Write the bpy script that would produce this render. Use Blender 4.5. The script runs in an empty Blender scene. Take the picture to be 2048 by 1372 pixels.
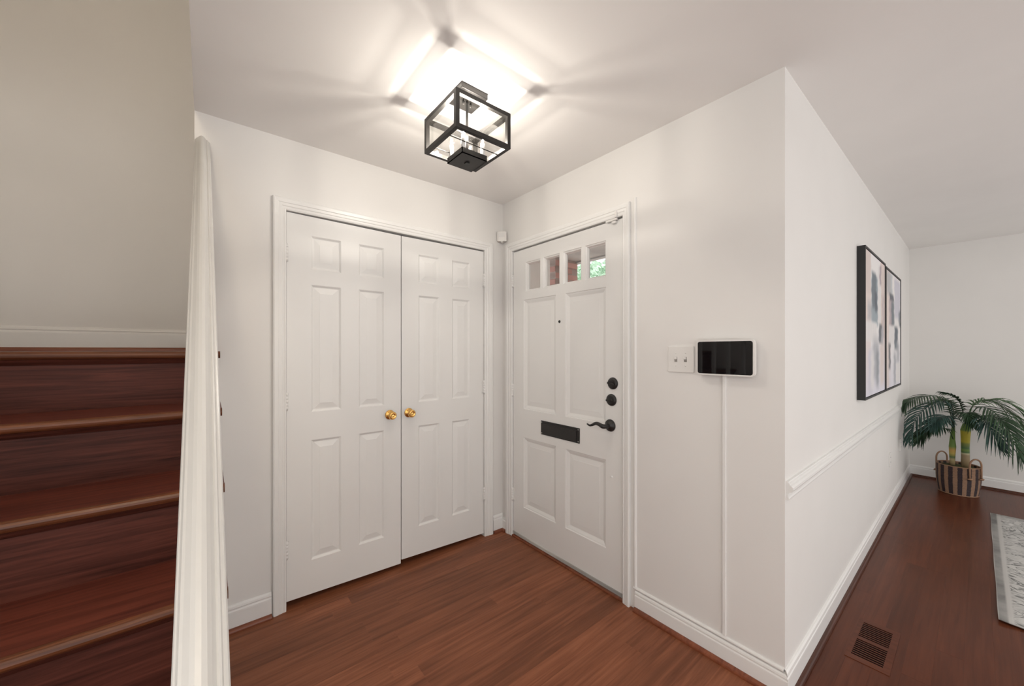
import bpy, bmesh, math, random
from mathutils import Vector, Matrix
random.seed(7)
C = bpy.context.scene.collection
SC = bpy.context.scene

# ------------------------------------------------------------------ camera
YAW = 0.8899
CAM_H = 1.3436
cam_d = bpy.data.cameras.new('camera')
cam_d.sensor_width = 36.0
cam_d.sensor_fit = 'HORIZONTAL'
cam_d.lens = 36.0 * 754.77 / 2048
cam_d.shift_y = (701.1 - 686.0) / 2048
cam_d.clip_start = 0.02
cam = bpy.data.objects.new('camera', cam_d)
C.objects.link(cam)
cam.location = (0, 0, CAM_H)
cam.rotation_euler = (math.pi / 2, 0, YAW - math.pi / 2)
SC.camera = cam

# ------------------------------------------------------------------ world, light, exposure
WORLD_STRENGTH = 1.0
BULB_STRENGTH = 60.0
BULB_WATTS = 3.4
UPSTAIRS_WATTS = 20.0
world = bpy.data.worlds.new('daylight')
SC.world = world
world.use_nodes = True
bg = world.node_tree.nodes['Background']
bg.inputs['Color'].default_value = (1.0, 0.985, 0.965, 1)
bg.inputs['Strength'].default_value = WORLD_STRENGTH
up = bpy.data.lights.new('upstairs_light', 'POINT')
up.energy = UPSTAIRS_WATTS
up.color = (1.0, 0.85, 0.65)
up.shadow_soft_size = 0.15
upo = bpy.data.objects.new('upstairs_light', up)
C.objects.link(upo)
upo.location = (-0.45, -0.7, 3.5)
sun = bpy.data.lights.new('sun', 'SUN')
sun.energy = 4.0
sun.angle = math.radians(1.0)
suno = bpy.data.objects.new('sun', sun)
C.objects.link(suno)
suno.rotation_euler = (math.radians(36), 0, math.radians(135))
vs = SC.view_settings
vs.view_transform = 'Standard'
vs.look = 'None'
vs.gamma = 1.0
vs.use_curve_mapping = False
vs.exposure = 0.94
cy = SC.cycles
cy.max_bounces = 5
cy.diffuse_bounces = 3
cy.glossy_bounces = 3
cy.transmission_bounces = 4
cy.transparent_max_bounces = 10
cy.caustics_reflective = False
cy.caustics_refractive = False

# ------------------------------------------------------------------ dimensions
H = 2.44
YC = 2.2516      # closet wall face
XD = 1.7344      # entry door wall face
YL = 0.4684      # living room wall face
XB = 5.9245      # living room rear wall face
XS = -0.042      # stairwell edge of the closet wall and ceiling
XSL = -0.95      # stairwell outer wall
YW = 2.90        # stair landing wall

# ------------------------------------------------------------------ materials
MATS = {}
def new_mat(name):
    m = bpy.data.materials.new(name)
    m.use_nodes = True
    MATS[name] = m
    nt = m.node_tree
    return m, nt, nt.nodes['Principled BSDF']
def noise(nt, scale, detail=4, rough=0.5, vec=None):
    n = nt.nodes.new('ShaderNodeTexNoise')
    n.inputs['Scale'].default_value = scale
    n.inputs['Detail'].default_value = detail
    n.inputs['Roughness'].default_value = rough
    if vec is not None:
        nt.links.new(vec, n.inputs['Vector'])
    return n
def bump(nt, b, height, strength, dist=0.01):
    bn = nt.nodes.new('ShaderNodeBump')
    bn.inputs['Strength'].default_value = strength
    bn.inputs['Distance'].default_value = dist
    nt.links.new(height, bn.inputs['Height'])
    nt.links.new(bn.outputs[0], b.inputs['Normal'])
def ramp(nt, fac, stops):
    r = nt.nodes.new('ShaderNodeValToRGB')
    el = r.color_ramp.elements
    while len(el) < len(stops):
        el.new(0.5)
    for e, (p, c) in zip(el, stops):
        e.position = p
        e.color = (*c, 1)
    nt.links.new(fac, r.inputs[0])
    return r
def plain(name, col, rough=0.5, metal=0.0, bscale=None, bstr=0.1, var=0.0, spec=0.5):
    m, nt, b = new_mat(name)
    b.inputs['Base Color'].default_value = (*col, 1)
    b.inputs['Roughness'].default_value = rough
    b.inputs['Metallic'].default_value = metal
    b.inputs['Specular IOR Level'].default_value = spec
    geo = nt.nodes.new('ShaderNodeNewGeometry')
    if bscale:
        n = noise(nt, bscale, 1, 0.6, geo.outputs['Position'])
        bump(nt, b, n.outputs[0], bstr, 0.002)
    if not var:
        return m
    n2 = noise(nt, 3.0, 2, 0.5, geo.outputs['Position'])
    v = var
    r = ramp(nt, n2.outputs[0], [(0.3, tuple(c * (1 - v) for c in col)), (0.7, tuple(min(1, c * (1 + v)) for c in col))])
    nt.links.new(r.outputs[0], b.inputs['Base Color'])
    return m
plain('wall_paint', (0.815, 0.795, 0.770), 0.55, var=0.012)
plain('ceiling_paint', (0.92, 0.90, 0.88), 0.8, var=0.012)
plain('trim_paint', (0.85, 0.84, 0.82), 0.32, var=0.012)
plain('door_paint', (0.84, 0.83, 0.81), 0.38, var=0.012)
plain('rail_paint', (0.64, 0.63, 0.61), 0.30, bscale=40, bstr=0.25, var=0.03)
plain('plastic_white', (0.82, 0.80, 0.77), 0.4)
plain('black_metal', (0.012, 0.011, 0.010), 0.38, bscale=90, bstr=0.1)
plain('bronze_black', (0.014, 0.012, 0.011), 0.42, bscale=200, bstr=0.2)
plain('lamp_metal', (0.035, 0.032, 0.030), 0.4, metal=0.5)
plain('brass', (0.85, 0.50, 0.16), 0.16, metal=1.0)
plain('steel', (0.55, 0.54, 0.52), 0.35, metal=1.0)
plain('hole_shade', (0.004, 0.003, 0.003), 0.95, spec=0.1)  # near-black colour standing in for the shade inside holes and slots
plain('sleeve_white', (0.75, 0.74, 0.72), 0.3)
plain('soffit_grey', (0.34, 0.34, 0.33), 0.8, var=0.2)
plain('porch_white', (0.90, 0.90, 0.88), 0.6)
plain('mortar', (0.34, 0.26, 0.235), 0.9)
plain('sweep_grey', (0.45, 0.44, 0.42), 0.6, bscale=40, bstr=0.4, var=0.4)
plain('ground_bounce', (0.50, 0.49, 0.47), 0.9, var=0.15)  # unseen ground, its light grey picked to bounce neutral light onto the porch
plain('bark', (0.12, 0.08, 0.05), 0.9, var=0.3)
plain('frame_black', (0.010, 0.009, 0.009), 0.45)
plain('wicker_tan', (0.33, 0.19, 0.115), 0.7, bscale=150, bstr=0.4, var=0.2)
plain('potting_moss', (0.05, 0.06, 0.015), 0.9, bscale=80, bstr=0.8, var=0.5)

def wood(name, dark, light, rough, rand=0.25, axis='X', grain=1.0, coat=0.0, spec=0.5, blotch=0.35, bmp=0.10):
    m, nt, b = new_mat(name)
    geo = nt.nodes.new('ShaderNodeNewGeometry')
    oi = nt.nodes.new('ShaderNodeObjectInfo')
    off = nt.nodes.new('ShaderNodeVectorMath'); off.operation = 'SCALE'
    comb = nt.nodes.new('ShaderNodeCombineXYZ')
    for i in range(3):
        nt.links.new(oi.outputs['Random'], comb.inputs[i])
    nt.links.new(comb.outputs[0], off.inputs[0]); off.inputs['Scale'].default_value = 37.0
    add = nt.nodes.new('ShaderNodeVectorMath'); add.operation = 'ADD'
    nt.links.new(geo.outputs['Position'], add.inputs[0]); nt.links.new(off.outputs[0], add.inputs[1])
    mp = nt.nodes.new('ShaderNodeMapping')
    sc = {'X': (2.2, 46, 46), 'Y': (46, 2.2, 46), 'Z': (46, 46, 2.2)}[axis]
    mp.inputs['Scale'].default_value = tuple(s * grain for s in sc)
    nt.links.new(add.outputs[0], mp.inputs['Vector'])
    g1 = noise(nt, 1.0, 6, 0.62, mp.outputs[0]); g1.inputs['Distortion'].default_value = 0.6
    r = ramp(nt, g1.outputs[0], [(0.28, dark), (0.72, light)])
    # broad tone change from plank to plank and along a plank
    g2 = noise(nt, 2.1, 2, 0.5, add.outputs[0])
    mm = nt.nodes.new('ShaderNodeMath'); mm.operation = 'MULTIPLY_ADD'
    nt.links.new(oi.outputs['Random'], mm.inputs[0]); mm.inputs[1].default_value = rand * 2; mm.inputs[2].default_value = 1 - rand
    m2 = nt.nodes.new('ShaderNodeMath'); m2.operation = 'MULTIPLY_ADD'
    nt.links.new(g2.outputs[0], m2.inputs[0]); m2.inputs[1].default_value = blotch * 2; m2.inputs[2].default_value = 1 - blotch
    m3 = nt.nodes.new('ShaderNodeMath'); m3.operation = 'MULTIPLY'
    nt.links.new(mm.outputs[0], m3.inputs[0]); nt.links.new(m2.outputs[0], m3.inputs[1])
    mul = nt.nodes.new('ShaderNodeVectorMath'); mul.operation = 'SCALE'
    nt.links.new(r.outputs[0], mul.inputs[0]); nt.links.new(m3.outputs[0], mul.inputs['Scale'])
    nt.links.new(mul.outputs[0], b.inputs['Base Color'])
    b.inputs['Roughness'].default_value = rough
    b.inputs['Specular IOR Level'].default_value = spec
    b.inputs['Coat Weight'].default_value = coat
    b.inputs['Coat Roughness'].default_value = 0.12
    bump(nt, b, g1.outputs[0], bmp, 0.002)
    return m
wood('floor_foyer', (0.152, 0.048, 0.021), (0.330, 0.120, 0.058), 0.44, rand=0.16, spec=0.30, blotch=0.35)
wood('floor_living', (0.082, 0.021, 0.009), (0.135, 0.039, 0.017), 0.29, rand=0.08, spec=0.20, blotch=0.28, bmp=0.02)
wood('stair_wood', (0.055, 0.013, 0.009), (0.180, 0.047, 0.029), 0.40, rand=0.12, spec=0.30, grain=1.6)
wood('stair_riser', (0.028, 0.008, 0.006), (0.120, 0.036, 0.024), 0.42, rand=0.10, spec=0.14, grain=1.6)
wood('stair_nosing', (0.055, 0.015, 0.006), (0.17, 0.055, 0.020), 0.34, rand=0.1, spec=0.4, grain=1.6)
wood('shoe_wood', (0.13, 0.030, 0.012), (0.26, 0.080, 0.034), 0.35, rand=0.1)
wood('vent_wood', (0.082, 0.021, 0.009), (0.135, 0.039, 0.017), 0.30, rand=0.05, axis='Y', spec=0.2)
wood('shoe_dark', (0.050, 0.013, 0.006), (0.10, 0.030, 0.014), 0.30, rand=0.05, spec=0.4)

def thin_glass(name, ior=1.45, tint=(1, 1, 1)):
    m, nt, b = new_mat(name)
    out = nt.nodes['Material Output']
    tr = nt.nodes.new('ShaderNodeBsdfTransparent'); tr.inputs[0].default_value = (*tint, 1)
    gl = nt.nodes.new('ShaderNodeBsdfGlossy'); gl.inputs['Roughness'].default_value = 0.02
    lw = nt.nodes.new('ShaderNodeLayerWeight'); lw.inputs[0].default_value = 0.5
    pw = nt.nodes.new('ShaderNodeMath'); pw.operation = 'POWER'; pw.inputs[1].default_value = 4.0
    nt.links.new(lw.outputs['Facing'], pw.inputs[0])
    fr = nt.nodes.new('ShaderNodeMath'); fr.operation = 'MULTIPLY_ADD'; fr.inputs[1].default_value = 0.55; fr.inputs[2].default_value = ior
    nt.links.new(pw.outputs[0], fr.inputs[0])
    mx = nt.nodes.new('ShaderNodeMixShader')
    nt.links.new(fr.outputs[0], mx.inputs[0]); nt.links.new(tr.outputs[0], mx.inputs[1]); nt.links.new(gl.outputs[0], mx.inputs[2])
    nt.links.new(mx.outputs[0], out.inputs[0])
    nt.nodes.remove(b)
    return m
thin_glass('lamp_glass', 0.045, (0.97, 0.97, 0.96))
thin_glass('bulb_glass', 0.03, (0.99, 0.99, 0.985))
thin_glass('door_glass', 0.03, (0.95, 0.97, 0.97))

m, nt, b = new_mat('bulb_glow')
b.inputs['Base Color'].default_value = (1, 1, 1, 1)
b.inputs['Emission Color'].default_value = (1.0, 0.93, 0.84, 1)
b.inputs['Emission Strength'].default_value = BULB_STRENGTH

m, nt, b = new_mat('screen_black')
b.inputs['Base Color'].default_value = (0.004, 0.004, 0.005, 1)
b.inputs['Roughness'].default_value = 0.03
b.inputs['Specular IOR Level'].default_value = 0.6

m, nt, b = new_mat('brick_red')
oi = nt.nodes.new('ShaderNodeObjectInfo')
r = ramp(nt, oi.outputs['Random'], [(0.0, (0.36, 0.18, 0.155)), (1.0, (0.50, 0.28, 0.245))])
nt.links.new(r.outputs[0], b.inputs['Base Color'])
b.inputs['Roughness'].default_value = 0.9
geo = nt.nodes.new('ShaderNodeNewGeometry')
bump(nt, b, noise(nt, 90, 4, 0.6, geo.outputs['Position']).outputs[0], 0.5, 0.004)

def leaf_mat(name, c1, c2):
    m, nt, b = new_mat(name)
    geo = nt.nodes.new('ShaderNodeNewGeometry')
    n = noise(nt, 14, 2, 0.5, geo.outputs['Position'])
    r = ramp(nt, n.outputs[0], [(0.3, c1), (0.7, c2)])
    nt.links.new(r.outputs[0], b.inputs['Base Color'])
    b.inputs['Roughness'].default_value = 0.5
leaf_mat('palm_dark', (0.008, 0.030, 0.010), (0.022, 0.065, 0.020))
leaf_mat('palm_blue', (0.018, 0.055, 0.045), (0.045, 0.105, 0.085))
leaf_mat('palm_light', (0.030, 0.085, 0.022), (0.065, 0.15, 0.05))
leaf_mat('tree_leaf', (0.26, 0.42, 0.27), (0.58, 0.74, 0.60))

# palm stems: green above, yellow, then ringed towards the base
def stem_mat(name, z0, stops):
    m, nt, b = new_mat(name)
    geo = nt.nodes.new('ShaderNodeNewGeometry')
    sp = nt.nodes.new('ShaderNodeSeparateXYZ'); nt.links.new(geo.outputs['Position'], sp.inputs[0])
    mr = nt.nodes.new('ShaderNodeMapRange'); mr.inputs['From Min'].default_value = z0; mr.inputs['From Max'].default_value = 0.66
    nt.links.new(sp.outputs[2], mr.inputs[0])
    r = ramp(nt, mr.outputs[0], stops)
    nt.links.new(r.outputs[0], b.inputs['Base Color'])
    b.inputs['Roughness'].default_value = 0.5
TAN, GRN, YEL, LGR = (0.34, 0.25, 0.14), (0.07, 0.15, 0.05), (0.50, 0.42, 0.03), (0.16, 0.26, 0.05)
stem_mat('stem_thick', 0.24, [(0.0, TAN), (0.30, TAN), (0.34, (0.55, 0.5, 0.3)), (0.36, GRN), (0.42, LGR), (0.46, GRN), (0.56, (0.22, 0.26, 0.05)), (0.60, YEL), (0.82, YEL), (0.86, LGR)])
stem_mat('stem_thin', 0.24, [(0.0, TAN), (0.16, (0.45, 0.36, 0.18)), (0.22, GRN), (0.30, (0.5, 0.38, 0.08)), (0.38, (0.55, 0.33, 0.08)), (0.46, LGR), (0.75, (0.12, 0.22, 0.04))])

# striped wicker
m, nt, b = new_mat('wicker_stripe')
tc = nt.nodes.new('ShaderNodeTexCoord')
sp = nt.nodes.new('ShaderNodeSeparateXYZ'); nt.links.new(tc.outputs['Object'], sp.inputs[0])
at = nt.nodes.new('ShaderNodeMath'); at.operation = 'ARCTAN2'
nt.links.new(sp.outputs[1], at.inputs[0]); nt.links.new(sp.outputs[0], at.inputs[1])
mu = nt.nodes.new('ShaderNodeMath'); mu.operation = 'MULTIPLY'; mu.inputs[1].default_value = 15.0
nt.links.new(at.outputs[0], mu.inputs[0])
si = nt.nodes.new('ShaderNodeMath'); si.operation = 'SINE'; nt.links.new(mu.outputs[0], si.inputs[0])
nn = noise(nt, 60, 3, 0.6, tc.outputs['Object'])
ad = nt.nodes.new('ShaderNodeMath'); ad.operation = 'MULTIPLY_ADD'; ad.inputs[1].default_value = 0.8
nt.links.new(nn.outputs[0], ad.inputs[0]); nt.links.new(si.outputs[0], ad.inputs[2])
r = ramp(nt, ad.outputs[0], [(0.36, (0.030, 0.017, 0.020)), (0.5, (0.29, 0.17, 0.105))])
nt.links.new(r.outputs[0], b.inputs['Base Color'])
b.inputs['Roughness'].default_value = 0.7

# rug: grey distressed field with a darker border band
m, nt, b = new_mat('rug_wool')
geo = nt.nodes.new('ShaderNodeNewGeometry')
sp = nt.nodes.new('ShaderNodeSeparateXYZ'); nt.links.new(geo.outputs['Position'], sp.inputs[0])
mpn = nt.nodes.new('ShaderNodeMapping'); mpn.inputs['Scale'].default_value = (11, 7, 1); nt.links.new(geo.outputs['Position'], mpn.inputs[0])
n1 = noise(nt, 1.0, 3, 0.55, mpn.outputs[0]); n1.inputs['Distortion'].default_value = 1.4
field = ramp(nt, n1.outputs[0], [(0.30, (0.50, 0.495, 0.475)), (0.455, (0.60, 0.59, 0.565)), (0.485, (0.20, 0.20, 0.19)), (0.505, (0.16, 0.16, 0.155)), (0.53, (0.58, 0.57, 0.55)), (0.62, (0.42, 0.415, 0.40)), (0.72, (0.64, 0.63, 0.605))])
n2 = noise(nt, 3.5, 5, 0.6, geo.outputs['Position'])
border = ramp(nt, n2.outputs[0], [(0.35, (0.24, 0.24, 0.23)), (0.6, (0.46, 0.455, 0.44))])
yr = nt.nodes.new('ShaderNodeMapRange'); yr.inputs['From Min'].default_value = -0.0645; yr.inputs['From Max'].default_value = -0.20
nt.links.new(sp.outputs[1], yr.inputs[0])
band = ramp(nt, yr.outputs[0], [(0.0, (0, 0, 0)), (0.03, (1, 1, 1)), (0.20, (1, 1, 1)), (0.25, (0, 0, 0))])
plainb = ramp(nt, yr.outputs[0], [(0.0, (1, 1, 1)), (0.34, (1, 1, 1)), (0.40, (0, 0, 0))])
mxa = nt.nodes.new('ShaderNodeMix'); mxa.data_type = 'RGBA'
nt.links.new(plainb.outputs[0], mxa.inputs[0]); nt.links.new(field.outputs[0], mxa.inputs[6]); mxa.inputs[7].default_value = (0.62, 0.61, 0.585, 1)
mxb = nt.nodes.new('ShaderNodeMix'); mxb.data_type = 'RGBA'
nt.links.new(band.outputs[0], mxb.inputs[0]); nt.links.new(mxa.outputs[2], mxb.inputs[6]); nt.links.new(border.outputs[0], mxb.inputs[7])
nt.links.new(mxb.outputs[2], b.inputs['Base Color'])
b.inputs['Roughness'].default_value = 0.95
bump(nt, b, noise(nt, 400, 2, 0.6, geo.outputs['Position']).outputs[0], 0.4, 0.002)

m, nt, b = new_mat('canvas_paint')
vc = nt.nodes.new('ShaderNodeVertexColor'); vc.layer_name = 'paint'
nt.links.new(vc.outputs[0], b.inputs['Base Color'])
b.inputs['Roughness'].default_value = 0.7

# ------------------------------------------------------------------ mesh helpers
def obj(name, bm, mat, parent=None, smooth=False, loc=None):
    me = bpy.data.meshes.new(name)
    if isinstance(bm, bmesh.types.BMesh):
        bmesh.ops.recalc_face_normals(bm, faces=bm.faces)
        bm.to_mesh(me); bm.free()
    else:
        me.from_pydata(*bm)
    for mt in (mat if isinstance(mat, (list, tuple)) else [mat]):
        me.materials.append(MATS[mt])
    if smooth:
        for p in me.polygons:
            p.use_smooth = True
    o = bpy.data.objects.new(name, me)
    C.objects.link(o)
    if parent is not None:
        o.parent = parent
    if loc is not None:
        o.location = loc
    return o
def tag(o, label, cat, group=None, kind=None):
    if label: o['label'] = label
    if cat: o['category'] = cat
    if group: o['group'] = group
    if kind: o['kind'] = kind
    return o
def thing(name, label, cat, group=None, kind=None, loc=(0, 0, 0)):
    o = bpy.data.objects.new(name, None)
    C.objects.link(o)
    o.location = loc
    o.empty_display_size = 0.05
    return tag(o, label, cat, group, kind)
def add_box(bm, x0, x1, y0, y1, z0, z1):
    v = [bm.verts.new(p) for p in ((x0,y0,z0),(x1,y0,z0),(x1,y1,z0),(x0,y1,z0),(x0,y0,z1),(x1,y0,z1),(x1,y1,z1),(x0,y1,z1))]
    for f in ((0,3,2,1),(4,5,6,7),(0,1,5,4),(1,2,6,5),(2,3,7,6),(3,0,4,7)):
        bm.faces.new([v[i] for i in f])
    return v
def boxes(*bs, bevel=0.0, seg=2):
    bm = bmesh.new()
    for bb in bs:
        add_box(bm, *bb)
    if bevel:
        bmesh.ops.bevel(bm, geom=list(bm.edges), offset=bevel, segments=seg, affect='EDGES', profile=0.5)
    return bm
def sweep(prof, p0, p1, side, upv, m0=0.0, m1=0.0, n0=0.0, n1=0.0, closed=True):
    """extrude a closed profile [(a,b)] (a along side, b along upv) from p0 to p1; m shears the ends by a, n by b"""
    p0, p1, side, upv = Vector(p0), Vector(p1), Vector(side).normalized(), Vector(upv).normalized()
    d = (p1 - p0).normalized()
    bm = bmesh.new()
    A = [bm.verts.new(p0 + side * a + upv * b_ + d * (m0 * a + n0 * b_)) for a, b_ in prof]
    B = [bm.verts.new(p1 + side * a + upv * b_ + d * (m1 * a + n1 * b_)) for a, b_ in prof]
    n = len(prof)
    for i in range(n):
        j = (i + 1) % n
        bm.faces.new((A[i], A[j], B[j], B[i]))
    bm.faces.new(A); bm.faces.new(B[::-1])
    return bm
def merge(*bms):
    out = bmesh.new()
    for b_ in bms:
        me = bpy.data.meshes.new('tmp')
        b_.to_mesh(me); b_.free()
        out.from_mesh(me)
        bpy.data.meshes.remove(me)
    return out
def lathe(prof, origin, axis, seg=24, cap=True):
    """revolve [(r, h)] about axis through origin"""
    ax = Vector(axis).normalized()
    t = Vector((0, 0, 1)) if abs(ax.z) < 0.9 else Vector((1, 0, 0))
    u = ax.cross(t).normalized(); w = ax.cross(u)
    o = Vector(origin)
    bm = bmesh.new()
    rings = []
    for r_, h_ in prof:
        if r_ < 1e-6:
            rings.append([bm.verts.new(o + ax * h_)])
        else:
            rings.append([bm.verts.new(o + ax * h_ + (u * math.cos(2*math.pi*i/seg) + w * math.sin(2*math.pi*i/seg)) * r_) for i in range(seg)])
    for R0, R1 in zip(rings, rings[1:]):
        for i in range(seg):
            j = (i + 1) % seg
            if len(R0) == 1 and len(R1) == 1: continue
            if len(R0) == 1: bm.faces.new((R0[0], R1[j], R1[i]))
            elif len(R1) == 1: bm.faces.new((R0[i], R0[j], R1[0]))
            else: bm.faces.new((R0[i], R0[j], R1[j], R1[i]))
    if cap:
        for R in (rings[0], rings[-1]):
            if len(R) > 2: bm.faces.new(R)
    return bm
def tube(pts, rad, seg=8, flat=1.0):
    """tube through points; rad is a number or a list"""
    bm = bmesh.new()
    P = [Vector(p) for p in pts]
    n = len(P)
    R = rad if isinstance(rad, (list, tuple)) else [rad] * n
    rings = []
    ref = None
    for i in range(n):
        t = (P[min(i+1, n-1)] - P[max(i-1, 0)]).normalized()
        if ref is None:
            ref = Vector((0, 0, 1)) if abs(t.z) < 0.9 else Vector((1, 0, 0))
        u = t.cross(ref).normalized(); w = u.cross(t).normalized()
        ref = w
        rings.append([bm.verts.new(P[i] + (u * math.cos(2*math.pi*k/seg) + w * math.sin(2*math.pi*k/seg) * flat) * R[i]) for k in range(seg)])
    for a, c in zip(rings, rings[1:]):
        for k in range(seg):
            l = (k + 1) % seg
            bm.faces.new((a[k], a[l], c[l], c[k]))
    bm.faces.new(rings[0]); bm.faces.new(rings[-1][::-1])
    return bm
def spline(pts, n):
    P = [Vector(p) for p in pts]
    P = [P[0] * 2 - P[1]] + P + [P[-1] * 2 - P[-2]]
    out = []
    m_ = len(P) - 3
    for k in range(n):
        s = k / (n - 1) * m_
        i = min(int(s), m_ - 1); t = s - i
        a, b_, c, d = P[i:i+4]
        out.append(0.5 * ((2*b_) + (c - a)*t + (2*a - 5*b_ + 4*c - d)*t*t + (3*b_ - a - 3*c + d)*t**3))
    return out
def round_rect(w, h, r, n=6):
    out = []
    for cx, cy, a0 in ((w/2-r, h/2-r, 0), (-w/2+r, h/2-r, 90), (-w/2+r, -h/2+r, 180), (w/2-r, -h/2+r, 270)):
        for k in range(n + 1):
            a = math.radians(a0 + 90 * k / n)
            out.append((cx + r * math.cos(a), cy + r * math.sin(a)))
    return out

# ================================================================== STRUCTURE
FX0, FY0 = -1.25, -3.1            # floor and ceiling end behind the camera, sized for the daylight let in
# floor: subfloor with planks laid along X
floor = obj('floor', boxes((FX0, XB + 0.15, FY0, YC + 0.75, -0.20, -0.014)), 'floor_foyer')
tag(floor, 'red-brown hardwood plank floor of the entry hall and living room', 'floor', kind='structure')
PW = 0.082
def plank_mesh(L):
    bm = bmesh.new()
    c = 0.00025
    add_box(bm, 0, L, 0.0, PW, -0.0139, 0.0)
    top = [e for e in bm.edges if all(v.co.z > -0.001 for v in e.verts)]
    bmesh.ops.bevel(bm, geom=top, offset=c, segments=1, affect='EDGES')
    bmesh.ops.recalc_face_normals(bm, faces=bm.faces)
    me = bpy.data.meshes.new('plank'); bm.to_mesh(me); bm.free()
    return me
plank_cache = {}
def lay_row(y, x0, x1, mat, lmin, lmax):
    x = x0
    first = True
    while x < x1 - 0.02:
        L = random.uniform(lmin, lmax)
        if first: L *= random.uniform(0.35, 1.0); first = False
        L = round(L / 0.1) * 0.1
        if x + L > x1 - 0.2: L = x1 - x
        key = (round(L, 4), mat)
        if key not in plank_cache:
            me = plank_mesh(L)
            me.materials.append(MATS[mat])
            plank_cache[key] = me
        o = bpy.data.objects.new('plank', plank_cache[key])
        C.objects.link(o); o.parent = floor; o.location = (x, y, 0)
        x += L
y = YC - 0.001
rows = 0
while y > -1.0:
    y -= PW
    if y + PW > YL + 0.005:
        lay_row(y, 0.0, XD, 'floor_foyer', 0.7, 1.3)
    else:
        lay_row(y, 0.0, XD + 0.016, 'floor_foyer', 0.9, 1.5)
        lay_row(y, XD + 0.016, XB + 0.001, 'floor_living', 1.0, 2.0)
# remaining floor, out of the picture: plain boards at the same level
obj('floor_field', boxes((FX0, XB, FY0, y, -0.0139, 0.0), (FX0, 0.0, y, 0.40, -0.0139, 0.0), (FX0, -0.95, 0.4, YC, -0.0139, 0.0)), 'floor_living', floor)
obj('closet_floor', boxes((0.06, XD, YC, YC + 0.62, -0.0139, -0.001)), 'floor_foyer', floor)

tag(obj('ceiling', boxes((XS, XB + 0.15, FY0, YC, H, H + 0.28), (FX0, XS, FY0, -1.2, H, H + 0.28), (FX0, XSL - 0.1, -1.2, YC, H, H + 0.28)), 'ceiling_paint'),
    'smooth off-white ceiling over the hall and living room', 'ceiling', kind='structure')
tag(obj('ceiling_upstairs', boxes((XSL - 0.1, 0.2, -1.3, YW + 0.1, 5.0, 5.1)), 'ceiling_paint'), 'off-white ceiling high above the open stairwell', 'ceiling', kind='structure')

# closet wall (opening x 0.318-1.565, top 2.075) plus return wall beside the landing
CX0, CX1, CZ = 0.316, 1.567, 2.072
tag(obj('wall_closet', boxes((XS, CX0, YC, YC + 0.11, 0, H + 0.28), (CX1, XD + 0.15, YC, YC + 0.11, 0, H + 0.28), (CX0, CX1, YC, YC + 0.11, CZ, H + 0.28)), 'wall_paint'),
    'off-white wall around the double closet doors', 'wall', kind='structure')
tag(obj('wall_return', boxes((XS, XS + 0.10, YC + 0.11, YW, 0, 5.0)), 'wall_paint'), 'off-white return wall between the closet and the stair landing', 'wall', kind='structure')
tag(obj('wall_closet_inside', boxes((XS + 0.10, XD, YC + 0.66, YC + 0.71, 0, H), (XD, XD + 0.05, YC + 0.11, YC + 0.71, 0, H), (XS + 0.1, XD, YC + 0.11, YC + 0.71, H, H + 0.1)), 'wall_paint'),
    'off-white walls inside the closet', 'wall', kind='structure')
tag(obj('wall_upstairs', boxes((XS, XS + 0.10, -1.2, YC + 0.11, H + 0.28, 5.0)), 'wall_paint'), 'off-white wall of the open stairwell above the hall ceiling', 'wall', kind='structure')
# entry wall (door opening y 1.176-2.147, top 2.075)
DY0, DY1, DZ = 1.180, 2.144, 2.075
tag(obj('wall_entry', boxes((XD, XD + 0.15, YL, DY0, 0, H), (XD, XD + 0.15, DY1, YC, 0, H), (XD, XD + 0.15, DY0, DY1, DZ, H)), 'wall_paint'),
    'off-white wall around the front door with the switch and touch panel', 'wall', kind='structure')
tag(obj('wall_living', boxes((XD + 0.15, XB + 0.15, YL, YL + 0.13, 0, H)), 'wall_paint'), 'long off-white living room wall with chair rail and two pictures', 'wall', kind='structure')
tag(obj('wall_rear', boxes((XB, XB + 0.15, FY0, YL, 0, H)), 'wall_paint'), 'off-white rear wall of the living room behind the palm', 'wall', kind='structure')
tag(obj('wall_stair', boxes((XSL - 0.1, XS, YW, YW + 0.1, 0, 5.0)), 'wall_paint'), 'tall beige-lit wall behind the stair landing', 'wall', kind='structure')
tag(obj('wall_stair_outer', boxes((XSL - 0.1, XSL, 0.3, YW, 0, 5.0)), 'wall_paint'), 'off-white outer wall of the stairwell', 'wall', kind='structure')
tag(obj('wall_stair_upper', boxes((XSL - 0.1, XSL, -1.2, 0.3, H + 0.28, 5.0)), 'wall_paint'), 'off-white upper outer wall of the stairwell', 'wall', kind='structure')
tag(obj('wall_stair_back', boxes((XSL - 0.1, XS + 0.1, -1.3, -1.2, H + 0.28, 5.0)), 'wall_paint'), 'off-white back wall high in the stairwell', 'wall', kind='structure')

# ---- baseboards
BB = [(0, 0), (0.013, 0), (0.013, 0.080), (0.0125, 0.086), (0.010, 0.090), (0.0095, 0.094), (0.0115, 0.098), (0.010, 0.106), (0.005, 0.112), (0, 0.113)]
SHOE = [(0, 0), (0.018, 0), (0.0175, 0.006), (0.0150, 0.012), (0.0105, 0.0165), (0.005, 0.019), (0, 0.019)]
def shift(p, da, db): return [(a + da, b_ + db) for a, b_ in p]
def baseboard(name, label, segs, z=0.0, shoe='shoe_wood', scale=1.0):
    t = thing(name, label, 'baseboard', kind='structure')
    for p0, p1, side, m0, m1 in segs:
        pr = [(a, b_ * scale) for a, b_ in BB]
        obj('board', sweep(pr, (*p0, z), (*p1, z), side, (0, 0, 1), m0, m1), 'trim_paint', t)
        if shoe:
            obj('shoe_moulding', sweep(shift(SHOE, 0.013, 0), (*p0, z), (*p1, z), side, (0, 0, 1), m0, m1), shoe, t)
    return t
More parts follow.
